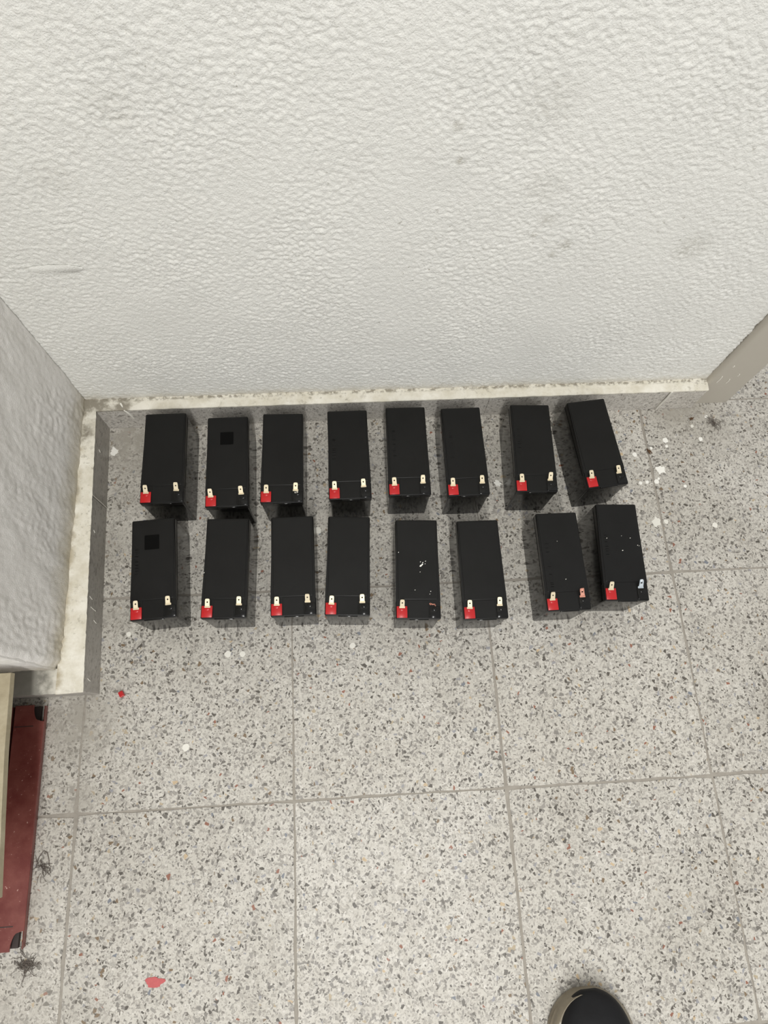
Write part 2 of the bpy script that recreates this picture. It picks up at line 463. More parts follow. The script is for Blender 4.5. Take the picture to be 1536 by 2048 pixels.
def tile_mesh(seed, gap):
    r = random.Random(seed); n = 12; h = T / 2 - gap / 2; pts = []
    for side in range(4):
        for k in range(n):
            s = -h + 2 * h * k / n
            j = r.uniform(-0.0005, 0.0008) + (0.0014 if r.random() < .10 else 0)
            p = [(s, -h + j), (h - j, s), (-s, h - j), (-h + j, -s)][side]
            if k == 0:  # chipped corner
                cc = r.uniform(0.0005, 0.0025); a = [(1, 1), (-1, 1), (-1, -1), (1, -1)][side]
                p = (p[0] + a[0] * cc * .6, p[1] + a[1] * cc * .6)
            pts.append(p)
    b = prism(pts, -0.012, 0.0, 0.0006, 1)
    m = bpy.data.meshes.new('tile'); b.to_mesh(m); b.free(); m.materials.append(M_TILE)
    return m
tiles = [tile_mesh(k, g) for k, g in enumerate((0.0026, 0.0030, 0.0036, 0.0030, 0.0024))]
for i in range(-2, 4):
    for j in range(-2, 4):
        if j >= 2 and i < 2: continue
        if i == -2 and j >= 1: continue
        o = bpy.data.objects.new('tile', tiles[RND.randrange(5)]); C.objects.link(o)
        o.parent = floor
        o.location = ((i + .5) * T + RND.uniform(-.0008, .0008), (j + .5) * T + RND.uniform(-.0008, .0008), RND.uniform(-0.0003, 0.0))
        o.rotation_euler = (0, 0, RND.choice((0, 1, 2, 3)) * PI / 2 + RND.uniform(-.002, .002))

# ------------------------------------------------------------------ structure: walls with real plaster relief
def relief_wall(name, nu, nv, f, back, mat):
    """f(u,v) gives the front point (u,v in 0..1); back is the offset vector to the rear face"""
    vs = []; fs = []
    for j in range(nv + 1):
        for i in range(nu + 1):
            vs.append(f(i / nu, j / nv))
    W = nu + 1
    for j in range(nv):
        for i in range(nu):
            a = j * W + i
            fs.append((a, a + 1, a + W + 1, a + W))
    n0 = len(vs); rim = []
    rim += [i for i in range(W)] + [j * W + nu for j in range(1, nv + 1)]
    rim += [nv * W + i for i in range(nu - 1, -1, -1)] + [j * W for j in range(nv - 1, 0, -1)]
    bk = Vector(back)
    for k in rim: vs.append(tuple(Vector(vs[k]) + bk))
    m = len(rim)
    for k in range(m):
        k2 = (k + 1) % m
        fs.append((rim[k2], rim[k], n0 + k, n0 + k2))
    fs.append(tuple(n0 + k for k in range(m)))
    me = bpy.data.meshes.new(name); me.from_pydata(vs, [], fs); me.update()
    o = obj(name, me, mat)
    for p in me.polygons[:nu * nv]: p.use_smooth = True
    o['kind'] = 'structure'
    return o

def knobs(x, z):
    a = noise.noise((x * 180, z * 195, 3.1)); b = noise.noise((x * 330, z * 370, 8.7)); c = noise.noise((x * 14, z * 14, 1.3))
    h = a * 0.62 + b * 0.55 + 0.30 * noise.noise((x * 420, z * 440, 2.9))
    h = h if h < 0.22 else 0.22 + (h - 0.22) * 0.4       # flattened tops
    k = 0.75 + 0.5 * noise.noise((x * 9, z * 9, 5.0))
    return h * 0.0026 * k + c * 0.0012

WX0, WX1, WZ1 = -0.345, 0.7125, 0.80
def back_f(u, v):
    x = WX0 + (WX1 - WX0) * u; z = WZ1 * v
    edge = 1.0
    y = 0.6285 - knobs(x, z)
    if x > 0.66:   # hand-finished plaster edge beside the door jamb
        e = (x - 0.66) / (WX1 - 0.66)
        x += e * (0.0022 * noise.noise((z * 60, 2.0, 0.0)) + 0.012 * max(0, 1 - z / 0.14) ** 2)
    if z < 0.09: y += 0.0008 * (1 - z / 0.09)
    return (x, y, z)
wall_back = relief_wall('wall_back', 690, 520, back_f, (0, 0.12, 0), M_WALL)
ub = bmesh.new(); add_box(ub, WX0, WX1, 0.6285, 0.7485, WZ1, 2.6)
obj('upper_wall', ub, M_WALL, wall_back)

def pier_f(u, v):
    y = 0.628 - 0.428 * u; z = WZ1 * v
    m = 0.4 + 0.9 * max(0, noise.noise((y * 11, z * 9, 6.0)) + .35)
    s = noise.noise((y * 44, z * 20, 4.4)) * 0.0018 + noise.noise((y * 150, z * 85, 9.1)) * 0.0016 * m + noise.noise((y * 7, z * 5, 2.2)) * 0.003
    r = 0.0
    dy = y - 0.20
    if dy < 0.012: r = 0.006 * (1 - dy / 0.012) ** 2        # rounded outer corner
    return (-0.3255 + s - r, y + 0.0015 * noise.noise((z * 40, 7.7, y * 30)) * (1 if dy < .02 else 0), z)
wall_left = relief_wall('wall_left', 230, 340, pier_f, (-0.50, 0, 0), M_PIER)
def pierfront_f(u, v):
    x = -0.80 + 0.47 * u; z = WZ1 * v
    s = noise.noise((x * 60, z * 40, 1.4)) * 0.0016 + noise.noise((x * 160, z * 120, 3.1)) * 0.0010
    return (x, 0.1995 - s - 0.0015, z)
pf = relief_wall('wall_front', 150, 220, pierfront_f, (0, 0.012, 0), M_PIER)
lb = bmesh.new(); add_box(lb, -0.8255, -0.3255, 0.20, 0.628, WZ1, 2.6)
obj('upper_wall', lb, M_PIER, wall_left)
# smooth trowelled smear on the back wall
pb = []
for k in range(26):
    a = 2 * PI * k / 26; rr = 1 + 0.22 * noise.noise((math.cos(a) * 2, math.sin(a) * 2, 4.0))
    pb.append((0.033 * rr * math.cos(a), 0.0075 * rr * math.sin(a)))
sm = prism(pb, 0.0, 0.0007, 0.0006, 2)
o = obj('plaster_smear', sm, M_WALL, wall_back, (-0.238, 0.6278, 0.388), (PI / 2, 0, 0.0)); smooth(o, 60)

# ------------------------------------------------------------------ skirting
bb = empty('baseboard_back'); bb['kind'] = 'structure'
BH = 0.064
def skirt_piece(parent, x0, x1, y0, y1, mat, h=BH):
    b = bmesh.new(); add_box(b, x0, x1, y0, y1, 0.0, h, 0.0010, 2)
    return obj('skirting_tile', b, mat, parent)
for x0, x1 in ((-0.3140, 0.0290), (0.0302, 0.3400), (0.3412, 0.6508), (0.6522, 0.7160)):
    skirt_piece(bb, x0, x1, 0.6092 + RND.uniform(-.0003, .0003), 0.6262, M_SKIRT)
def ridge(parent, name, p, r, mat):
    b = bmesh.new(); add_tube(b, p, r, 6); return smooth(obj(name, b, mat, parent), 60)
ridge(bb, 'joint_mortar', [(0.6515, 0.6080, 0.066), (0.652, 0.6078, 0.045), (0.6508, 0.6080, 0.02), (0.6515, 0.6086, 0.001)], 0.0019, M_WHITE_THIN)
ridge(bb, 'joint_mortar', [(0.0296, 0.6094, 0.062), (0.0296, 0.6094, 0.002)], 0.0007, M_SKIRT)
ridge(bb, 'joint_mortar', [(0.3406, 0.6094, 0.062), (0.3406, 0.6094, 0.002)], 0.0007, M_SKIRT)

def ledge_strip(name, a, b_, wfun, mat, parent, z0, z1, n=90, seed=0):
    """mortar cap lying on the skirting from a to b_; wfun(t) -> (outer offset, inner offset) along the left normal"""
    a = Vector((*a, 0)); b_ = Vector((*b_, 0)); d = (b_ - a).normalized(); nrm = Vector((-d.y, d.x, 0))
    bm = bmesh.new(); rows = []
    for k in range(n + 1):
        t = k / n; c = a.lerp(b_, t); o0, o1 = wfun(t)
        j = 0.0007 * noise.noise((t * 60, seed, 0)) + 0.0005 * noise.noise((t * 200, seed, 3))
        hz = z1 + 0.0007 * noise.noise((t * 40, seed, 5))
        prof = [(o0 + j, z0), (o0 + j - 0.0002, hz - 0.0012), (o0 + j + 0.0011, hz), (0.6 * o0 + 0.4 * o1, hz + 0.0008), (o1, hz + 0.0022), (o1, z0)]
        rows.append([bm.verts.new((c.x + nrm.x * q, c.y + nrm.y * q, z)) for q, z in prof])
    m = 6
    for k in range(n):
        for i in range(m):
            bm.faces.new((rows[k][i], rows[k + 1][i], rows[k + 1][(i + 1) % m], rows[k][(i + 1) % m]))
    bm.faces.new(rows[0]); bm.faces.new(rows[-1][::-1])
    bmesh.ops.recalc_face_normals(bm, faces=bm.faces[:])
    return smooth(obj(name, bm, mat, parent), 50)
# a -> b_ runs +x, left normal is +y
ledge_strip('mortar_ledge', (-0.3300, 0.6092), (0.7150, 0.6092), lambda t: (-0.0008, 0.0205), M_LEDGE, bb, BH - 0.0005, BH + 0.0035, 160, 1)

bl = empty('baseboard_left', (-0.2995, 0.39, 0), math.radians(2.2)); bl['kind'] = 'structure'
# local frame: +y runs to the back wall, face at x = 0, body towards -x
def lskirt(y0, y1):
    b = bmesh.new(); add_box(b, -0.0165, 0.0, y0, y1, 0.0, BH, 0.0010, 2)
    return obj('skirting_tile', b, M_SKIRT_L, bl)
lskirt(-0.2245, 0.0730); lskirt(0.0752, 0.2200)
b = bmesh.new(); add_tube(b, [(0.0004, .0741, .064), (0.0006, .0741, .03), (0.0004, .0741, .001)], 0.0011, 6)
smooth(obj('joint_mortar', b, M_MORTAR, bl), 60)
ledge_strip('mortar_ledge', (0.0, 0.219), (0.0, -0.2255), lambda t: (-0.0006 - 0.0164 * 0, -0.0 - 0.0 - (0.030 + 0.012 * t)) if False else (0.0005, -(0.026 + 0.010 * t)), M_LEDGE, bl, BH - 0.0005, BH + 0.0035, 110, 2)

bf = empty('baseboard_front'); bf['kind'] = 'structure'
b = bmesh.new(); add_box(b, -0.80, -0.3095, 0.1655, 0.1965, 0.0, BH, 0.0012, 2)
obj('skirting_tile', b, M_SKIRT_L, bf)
ledge_strip('mortar_ledge', (-0.80, 0.1655), (-0.3200, 0.1655), lambda t: (-0.0010, 0.0335), M_LEDGE_G, bf, BH - 0.0005, BH + 0.0030, 100, 6)

# white paint dribbles on the skirting faces
def dribble(parent, name, pts, r, mat=M_WHITE): return ridge(parent, name, pts, r, mat)
dribble(bb, 'paint_dribble', [(-0.268, .620, .0682), (-0.262, .6088, .0655), (-0.258, .6088, .050), (-0.2555, .6088, .036)], 0.0017, M_WHITE_THIN)
for y, z0, z1 in ((-0.10, .050, .030), (-0.085, .056, .046), (-0.118, .036, .026), (0.16, .045, .040), (-0.205, .050, .040), (0.02, .052, .047)):
    dribble(bl, 'paint_dribble', [(0.0003, y, z0), (0.0005, y - .002, (z0 + z1) / 2), (0.0003, y - .003, z1)], 0.0005, M_WHITE_THIN)

# ------------------------------------------------------------------ door jamb on the right
dj = empty('door_1', (0.748, 0.66, 0)); dj['kind'] = 'structure'
b = bmesh.new()
prof = round_rect(-0.0345, 0.0390, -0.0420, 0.06, 0.007, 5)
vs = []
for k, z in enumerate((0.0, 0.004, 0.05, 0.12, 0.5, 1.2, 2.1)):
    s = 0.004 if z < .01 else 0
    vs.append([b.verts.new((x, y, z)) for x, y in prof])
for k in range(len(vs) - 1):
    for i in range(len(prof)):
        b.faces.new((vs[k][i], vs[k][(i + 1) % len(prof)], vs[k + 1][(i + 1) % len(prof)], vs[k + 1][i]))
b.faces.new(vs[0][::-1]); b.faces.new(vs[-1])
smooth(obj('door_jamb', b, M_JAMB, dj), 50)
for (x, z, l) in ((-0.022, .075, .020), (-0.004, .072, .013), (0.004, .095, .006), (-0.020, .125, .004)):
    b = bmesh.new(); add_tube(b, [(x, -0.0422, z), (x + .001, -0.0424, z + l / 2), (x, -0.0422, z + l)], 0.0009, 6)
    smooth(obj('paint_dribble', b, M_WHITE_THIN, dj), 60)

# ------------------------------------------------------------------ paint marks lying on the floor
def splat(name, x, y, r, seed, mat, spiky=0.25, h=0.0004, sx=1.0):
    pts = []; n = 20
    for k in range(n):
        a = 2 * PI * k / n
        q = r * (1 + spiky * noise.noise((math.cos(a) * 2.2 + seed, math.sin(a) * 2.2, seed * 1.7)) * 1.6)
        pts.append((q * math.cos(a) * sx, q * math.sin(a)))
    o = obj(name, prism(pts, -0.0002, h, h * 0.7, 1), mat, floor, (x, y, 0)); return o
PAINT = [(0.5976, 0.5231, 0.004), (0.6569, 0.5484, 0.0048), (0.7208, 0.5477, 0.0038), (0.639, 0.4922, 0.0072), (0.5987, 0.4698, 0.003), (0.6103, 0.4711, 0.003),
         (0.6271, 0.4713, 0.0042), (0.74, 0.591, 0.003), (0.6291, 0.5342, 0.0026), (0.6573, 0.5368, 0.0026), (0.7107, 0.5734, 0.003), (0.6146, 0.4004, 0.008),
         (0.6298, 0.3988, 0.004), (0.3515, 0.4805, 0.0058), (0.0442, 0.4097, 0.0058), (0.0935, 0.2191, 0.0044), (-0.1587, 0.0824, 0.0056), (-0.0996, 0.216, 0.005),
         (-0.0773, 0.2148, 0.0044), (-0.2532, 0.2546, 0.0036), (0.7124, 0.3888, 0.0044), (-0.2965, 0.5662, 0.0072), (0.6752, 0.4609, 0.0028), (0.6316, 0.4767, 0.0022)]
THIN = {11, 12, 14, 15, 16, 17, 18, 19, 20, 10}
for k, (x, y, r) in enumerate(PAINT):
    splat('paint_spot', x, y, r, 1.3 * k + .7, M_WHITE_THIN if k in THIN else M_WHITE, 0.5 if k in (3, 11, 13, 21) else 0.22)
splat('paint_flake', -0.1897, -0.2126, 0.0062, 5.5, M_FLAKE, 0.35, 0.0005, 1.9)

# ------------------------------------------------------------------ batteries
def hole_plate(bm, w, l, hole_y, hr, th, M, taper=1.0):
    """flat spade tab in local xy from y=0 to y=l, round hole, thickness th, placed by matrix M"""
    n = 16; r = 0.0010
    out = []
    for k in range(n):
        a = 2 * PI * (k + 0.5) / n; dx, dy = math.cos(a), math.sin(a)
        hw = w / 2
        t = 1e9
        if abs(dx) > 1e-6: t = min(t, hw / abs(dx))
        if dy > 1e-6: t = min(t, (l - hole_y) / dy)
        if dy < -1e-6: t = min(t, hole_y / -dy)
        x, y = dx * t, hole_y + dy * t
        out.append((x, y))
    # true corners
    def snap(px, py):
        k = min(range(n), key=lambda i: (out[i][0] - px) ** 2 + (out[i][1] - py) ** 2); out[k] = (px, py)
    snap(w / 2, 0); snap(-w / 2, 0); snap(w / 2 - r * .5, l - r * .4); snap(-w / 2 + r * .5, l - r * .4)
    inn = [(hr * math.cos(2 * PI * (k + .5) / n), hole_y + hr * math.sin(2 * PI * (k + .5) / n)) for k in range(n)]
    L = []
    for z in (0, th):
        L.append(([bm.verts.new(M @ Vector((x, y, z))) for x, y in out], [bm.verts.new(M @ Vector((x, y, z))) for x, y in inn]))
    for k in range(n):
        k2 = (k + 1) % n
        bm.faces.new((L[1][0][k], L[1][0][k2], L[1][1][k2], L[1][1][k]))
        bm.faces.new((L[0][0][k2], L[0][0][k], L[0][1][k], L[0][1][k2]))
        bm.faces.new((L[0][0][k], L[0][0][k2], L[1][0][k2], L[1][0][k]))
        bm.faces.new((L[0][1][k2], L[0][1][k], L[1][1][k], L[1][1][k2]))

def tab_mesh(tilt=24, yaw=0.0, length=0.0102, mat=M_TAB):
    bm = bmesh.new()
    add_box(bm, -0.0042, 0.0042, -0.0010, 0.0018, 0.0, 0.0012, 0.0003, 1)          # folded foot
    add_box(bm, -0.0036, 0.0036, 0.0010, 0.0024, 0.0006, 0.0024, 0.0003, 1)        # little riser
    M = Matrix.Translation((0, 0.0016, 0.0019)) @ Matrix.Rotation(math.radians(yaw), 4, 'Z') @ Matrix.Rotation(math.radians(tilt), 4, 'X')
    hole_plate(bm, 0.0066, length, length * 0.52, 0.00115, 0.0008, M)
    m = bpy.data.meshes.new('terminal_tab'); bm.to_mesh(m); bm.free(); m.materials.append(mat)
    return m

TOP = 0.0940
bm = bmesh.new()                                                                   # case, slightly tapered, rounded upright edges
pts = round_rect(-0.0318, 0.0318, -0.0748, 0.0748, 0.0024, 3)
lo = [bm.verts.new((x * 0.978, y * 0.992, 0.0)) for x, y in pts]; mi = [bm.verts.new((x * 0.985, y * 0.994, 0.0015)) for x, y in pts]; hi = [bm.verts.new((x, y, 0.0805)) for x, y in pts]
gi = [bm.verts.new((x * 0.972, y * 0.988, 0.0805)) for x, y in pts]; gt = [bm.verts.new((x * 0.972, y * 0.988, 0.0830)) for x, y in pts]
n = len(pts)
bm.faces.new(lo[::-1]); bm.faces.new(gt)
for A, B in ((lo, mi), (mi, hi), (hi, gi), (gi, gt)):
    for i in range(n): bm.faces.new((A[i], A[(i + 1) % n], B[(i + 1) % n], B[i]))
case_me = bpy.data.meshes.new('case'); bm.to_mesh(case_me); bm.free(); case_me.materials.append(M_CASE)

def lid_outline(w_main, w_front, y0, y1, ys, r):
    P = []
    for cx, cy, a in ((w_front - r, y0 + r, -90),):
        for k in range(4): t = math.radians(a + 30 * k); P.append((cx + r * math.cos(t), cy + r * math.sin(t)))
    P += [(w_front, ys - 0.0012), (w_main, ys)]
    for k in range(4): t = math.radians(30 * k); P.append((w_main - r + r * math.cos(t), y1 - r + r * math.sin(t)))
    for k in range(4): t = math.radians(90 + 30 * k); P.append((-w_main + r + r * math.cos(t), y1 - r + r * math.sin(t)))
    P += [(-w_main, ys), (-w_front, ys - 0.0012)]
    for k in range(4): t = math.radians(180 + 30 * k); P.append((-w_front + r + r * math.cos(t), y0 + r + r * math.sin(t)))
    return P
bm = prism(lid_outline(0.0316, 0.0328, -0.0757, 0.0752, -0.0490, 0.0022), 0.0822, 0.0934, 0.0013, 3)
prism(round_rect(-0.0292, 0.0292, -0.0470, 0.0730, 0.0018, 3), 0.0930, TOP, 0.0006, 2, bm=bm)      # raised panel
prism(round_rect(-0.0150, 0.0150, -0.0742, -0.0478, 0.0008, 2), 0.0930, 0.0937, 0.0003, 1, bm=bm)  # plate between the terminals
lid_me = bpy.data.meshes.new('lid'); bm.to_mesh(lid_me); bm.free(); lid_me.materials.append(M_LID)

bm = bmesh.new(); add_box(bm, -0.0130, 0.0150, -0.0772, -0.0750, 0.0895, 0.0936, 0.0006, 2)
latch_me = bpy.data.meshes.new('latch_lip'); bm.to_mesh(latch_me); bm.free(); latch_me.materials.append(M_CASE)

def cap_mesh(name, mat):
    bm = bmesh.new(); add_box(bm, -0.0078, 0.0078, -0.0085, 0.0085, 0.0, 0.0020, 0.0008, 2)
    M = Matrix.Translation((0.0, 0.0040, 0.0016)) @ Matrix.Diagonal((0.0046, 0.0032, 0.0012, 1))
    bmesh.ops.create_uvsphere(bm, u_segments=14, v_segments=8, radius=1.0, matrix=M)
    m = bpy.data.meshes.new(name); bm.to_mesh(m); bm.free(); m.materials.append(mat); return m
redcap_me = cap_mesh('red_terminal_cap', M_RED)
blackcap_me = cap_mesh('black_terminal_cap', M_CASE)
tab_me = [tab_mesh(13), tab_mesh(40, 0, 0.0112), tab_mesh(9)]

def stub_mesh():
    bm = bmesh.new(); r = random.Random(8)
    for k in range(7):
        x = r.uniform(-.0035, .0035); y = r.uniform(-.001, .0025)
        add_tube(bm, [(x, y, 0.0), (x + r.uniform(-.002, .002), y + r.uniform(-.001, .002), .0010), (x + r.uniform(-.003, .003), y + .001, .0016 + r.uniform(-.0005, .0008))], 0.00055, 5)
    m = bpy.data.meshes.new('torn_tab'); bm.to_mesh(m); bm.free(); m.materials.append(M_COPPER); return m
def bent_mesh(mat, yaw, tilt):
    m = tab_mesh(tilt, yaw, 0.0112, mat)
    for v in m.vertices:
        if v.co.y > .002: v.co.z += 0.0011 * math.sin(v.co.x * 1500) * (v.co.y / .01)
    return m

# top view centre, yaw in degrees (x, y, yaw)
BATT = [(-0.1862, 0.5104, 0.1557), (-0.0884, 0.5003, 0.4476), (-0.0034, 0.5029, -1.1808), (0.1, 0.5045, -0.1463), (0.1928, 0.5068, -0.7574), (0.283, 0.5025, 0.1249), (0.3931, 0.5036, -2.4488), (0.4963, 0.508, 5.2797), (-0.1927, 0.3344, 2.9173), (-0.0873, 0.3306, -1.6143), (0.0106, 0.3293, 0.052), (0.0925, 0.3257, -3.179), (0.1946, 0.3157, -2.6586), (0.2905, 0.3107, -0.3983), (0.4136, 0.3173, 0.0403), (0.5056, 0.3274, -2.4563)]
LABELS = [
 'black battery in the back row, nearest the skirting corner on the left',
 'black battery with a dark square patch, second from left in the back row',
 'black battery with whitish corroded black terminal, third from left in the back row',
 'black battery in the back row, fourth from left, straight behind the touching middle battery',
 'black battery with crinkled shiny front face, fifth from left in the back row',
 'black battery in the back row, sixth from left, two places from the slanted one',
 'black battery in the back row, beside the most slanted one on its left',
 'black battery turned clockwise most slanted of all, right end of the back row',
 'black battery with a dark square patch, left end of the front row',
 'black battery in the front row, second from left, beside the one with the square patch',
 'black battery in the front row, third from left, close to its right neighbour',
 'black battery in the front row, fourth from left, plain clean lid',
 'black battery with white paint flecks on its lid and a torn off black terminal',
 'black battery with a smooth lid, third from right in the front row',
 'black battery with a copper coloured bent terminal, second from right in the front row',
 'black battery with a silver crumpled terminal, right end of the front row nearest the viewer',
]
def build_battery(first=None):
    root = empty('battery')
    obj('case', case_me, None, root); obj('lid', lid_me, None, root); obj('latch_lip', latch_me, None, root)
    rc = obj('red_terminal_cap', redcap_me, None, root, (-0.0238, -0.0655, 0.0932)); rc['label'] = 'red plastic cap at the terminal'
    bc = obj('black_terminal_cap', blackcap_me, None, root, (0.0240, -0.0655, 0.0926))
    obj('positive_tab', tab_me[0], None, rc, (0.0002, 0.0063, 0.0020))['label'] = 'pale brass spade tab with a hole'
    obj('negative_tab', tab_me[1], None, bc, (-0.0025, 0.0090, 0.0018))['label'] = 'pale brass spade tab with a hole'
    return root
for me in (case_me, lid_me, latch_me, redcap_me, blackcap_me):
    for p in me.polygons: p.use_smooth = True
    me.set_sharp_from_angle(angle=math.radians(12 if me is lid_me else 38))

proto = build_battery()
def copy_battery():
    r = proto.copy(); C.objects.link(r)
    for ch in proto.children:
        c = ch.copy(); C.objects.link(c); c.parent = r
        for g in ch.children:
            d = g.copy(); C.objects.link(d); d.parent = c
    return r
roots = [proto] + [copy_battery() for _ in range(15)]
rb = random.Random(12)
def part(r, name): return [c for c in r.children_recursive if c.name.split('.')[0] == name][0]
for k, r in enumerate(roots):
    x, y, a = BATT[k]
    r.location = (x, y, 0.0); r.rotation_euler = (0, 0, math.radians(a))
    tag(r, LABELS[k], 'battery', 'sealed black batteries set out in two rows')
    pt, nt = part(r, 'positive_tab'), part(r, 'negative_tab')
    pt.data = tab_me[rb.randrange(3)]; nt.data = tab_me[rb.randrange(3)]
    pt.location.x += rb.uniform(-.0006, .0006); nt.location.x += rb.uniform(-.0006, .0006)
    pt.rotation_euler = (0, 0, rb.uniform(-.05, .05)); nt.rotation_euler = (0, 0, rb.uniform(-.06, .06))

def swap(r, me, label, name=None):
    o = part(r, 'negative_tab'); o.data = me; o['label'] = label; return o
swap(roots[12], stub_mesh(), 'torn copper stub of the broken tab')
swap(roots[14], bent_mesh(M_COPPER, 8, 26), 'copper coloured bent tab')
swap(roots[15], bent_mesh(M_STEEL, -5, 32), 'silver crumpled tab')

def lid_patch(r, x, y, w, h):
    b = prism(round_rect(x - w / 2, x + w / 2, y - h / 2, y + h / 2, .001, 2), 0.0939, 0.09418, 0.0001, 1)
    obj('square_patch', b, M_PATCH, r)['label'] = 'smooth dark square patch'
lid_patch(roots[1], -0.001, 0.038, 0.0205, 0.0215)
lid_patch(roots[8], -0.002, 0.0395, 0.0215, 0.0225)
def flecks(r, spots, mat=M_WHITE, seed=1):
    for k, (x, y, s, sx) in enumerate(spots):
        n = 9; pts = []
        for i in range(n):
            a = 2 * PI * i / n; q = s * (1 + .5 * noise.noise((math.cos(a) * 2 + seed + k * 3.3, math.sin(a) * 2, 0)))
            pts.append((x + q * sx * math.cos(a) + q * .4 * math.sin(a), y + q * math.sin(a)))
        obj('paint_fleck', prism(pts, 0.0939, 0.0943), mat, r)
flecks(roots[12], ((0.0075, 0.0055, .0014, .9), (0.0055, 0.0035, .0015, 1.1), (0.0085, 0.0082, .0008, 1), (0.0050, 0.0095, .0006, 1), (0.0125, 0.0105, .0007, .8), (0.0118, 0.0065, .0005, 1),
                   (0.0040, -0.0060, .0005, 1), (-0.0275, 0.0240, .0006, 1), (-0.0040, -0.0330, .0005, 1), (0.0190, -0.0350, .0006, 1), (0.0175, -0.0392, .0005, 1)), M_WHITE, 2)
flecks(roots[15], ((-0.0200, 0.0205, .0006, 1), (0.0030, 0.0240, .0005, .6), (0.0160, 0.0205, .0006, 1), (0.0260, 0.0090, .0007, .8), (0.0280, 0.0080, .0005, .8), (0.0020, 0.0010, .0006, 1.6)), M_WHITE_THIN, 4)
flecks(roots[14], ((0.0010, -0.0290, .0006, 1.2), (-0.004, 0.030, .0004, 1)), M_WHITE_THIN, 6)
flecks(roots[9], ((-0.0310, -0.0080, .0008, .5),), M_WHITE, 7)
b = bmesh.new(); rr = random.Random(3)
for k in range(8): add_ellipsoid(b, (rr.uniform(-.0035, .0035), rr.uniform(-.0014, .0010), .0006), (rr.uniform(.0006, .0013), rr.uniform(.0005, .0009), .0006), 0, 6, 4)
obj('corrosion_crust', b, M_LEAD, roots[2], (0.0222, -0.0590, 0.0944))['kind'] = 'stuff'

# faint raised strokes of the worn lettering along the left of some lids (unreadable in the photograph)
def emboss(r, x, y0, y1, seed):
    q = random.Random(seed); b = bmesh.new(); y = y1
    while y > y0:
        s = q.uniform(.0009, .0016)
        if q.random() < .82: add_box(b, x - .0030 + q.uniform(0, .0008), x + .0030 - q.uniform(0, .0012), y - .00045, y, 0.0939, 0.09408)
        if q.random() < .35: add_box(b, x - .003 + q.choice((0, .0054)), x - .0024 + q.choice((0, .0054)), y - s, y, 0.0939, 0.09408)
        y -= s
    obj('raised_lettering', b, M_LID, r)['kind'] = 'stuff'
for k, (x, y0, y1) in {3: (-.0225, -.012, .036), 4: (-.0205, -.012, .036), 5: (-.0200, -.012, .036), 6: (-.0215, -.012, .036), 14: (-.0205, .012, .034), 15: (-.0215, -.010, .034), 8: (-.0240, -.010, .034)}.items():
    emboss(roots[k], x, y0, y1, 40 + k)
emboss(roots[14], -.0205, -.040, -.002, 91)

# ------------------------------------------------------------------ red steel beams and the stone slab on the left
def beam(name, length, w, h, label):
    """pressed steel cover: top plate with notched corners, folded sides; runs along local +y"""
    root = empty(name); tag(root, label, 'metal beam', 'red steel beams lying by the wall')
    L2 = length / 2; hw = w / 2; nt = 0.017; nl = 0.022
    def notch(sgn):
        cy = sgn * (L2 - 0.004); P = []
        return P
    # top plate, right corners cut away in a rounded notch
    out = [(-hw, -L2), (hw - nt, -L2)]
    for k in range(6): a = PI / 2 * k / 5; out.append((hw - nt + (nt - .001) * (1 - math.cos(a)) * .55, -L2 + 0.002 + nl * math.sin(a) * .95))
    out += [(hw, -L2 + nl + .002), (hw, L2 - nl - .002)]
    for k in range(6): a = PI / 2 * (5 - k) / 5; out.append((hw - nt + (nt - .001) * (1 - math.cos(a)) * .55, L2 - 0.002 - nl * math.sin(a) * .95))
    out += [(hw - nt, L2), (-hw, L2)]
    obj('top_plate', prism(out, h - .0022, h, 0.0007, 1), M_REDPAINT, root)
    b = bmesh.new()
    for y0, y1, ix in ((-L2 + .002, L2 - .002, 0.003),):
        v = [b.verts.new(p) for p in ((hw, y0, h - .0004), (hw, y1, h - .0004), (hw - ix, y1, 0), (hw - ix, y0, 0), (hw - .002, y0, h - .002), (hw - .002, y1, h - .002), (hw - ix - .002, y1, 0), (hw - ix - .002, y0, 0))]
        for f in ((0, 3, 2, 1), (4, 5, 6, 7), (0, 1, 5, 4), (2, 3, 7, 6), (1, 2, 6, 5), (0, 4, 7, 3)): b.faces.new([v[i] for i in f])
    obj('folded_side', b, M_REDPAINT, root)
    b = bmesh.new(); add_box(b, -hw, -hw + .002, -L2, L2, 0, h - .001); obj('folded_side', b, M_REDPAINT, root)
    for s in (-1, 1):
        b = bmesh.new(); add_box(b, -hw + .002, hw - nt + .002, s * (L2 - .030) - .0006, s * (L2 - .030) + .0006, h - .0003, h + .0002)
        obj('end_seam', b, M_RUST_SHADE, root)
        b = bmesh.new(); add_box(b, -hw + .002, hw - .010, min(s * (L2 - .034), s * (L2 - .002)), max(s * (L2 - .034), s * (L2 - .002)), 0.0004, 0.006)
        obj('notch_shade', b, M_RUST_SHADE, root)  # dark box added as painted shade seen through the corner notch
    return root
b1 = beam('red_steel_beam', 0.317, 0.044, 0.015, 'red painted steel beam with notched ends lying beside the beige slab')
b1.location = (-0.3840, -0.004, 0.0); b1.rotation_euler = (0, 0, math.radians(0.3))
b2 = beam('red_steel_beam', 0.317, 0.052, 0.036, 'narrow red steel beam mostly hidden underneath the beige slab')
b2.location = (-0.4335, -0.004, 0.0); b2.rotation_euler = (0, 0, math.radians(0.5))
bx = beam('red_steel_beam', 0.317, 0.110, 0.145, 'red steel beam lying farthest left under the beige slab')
bx.location = (-0.5200, -0.004, 0.0)
slab_pts = [(-0.60, -0.074), (-0.3330, -0.074), (-0.3400, 0.02), (-0.3450, 0.09), (-0.3490, 0.1870), (-0.60, 0.1870)]
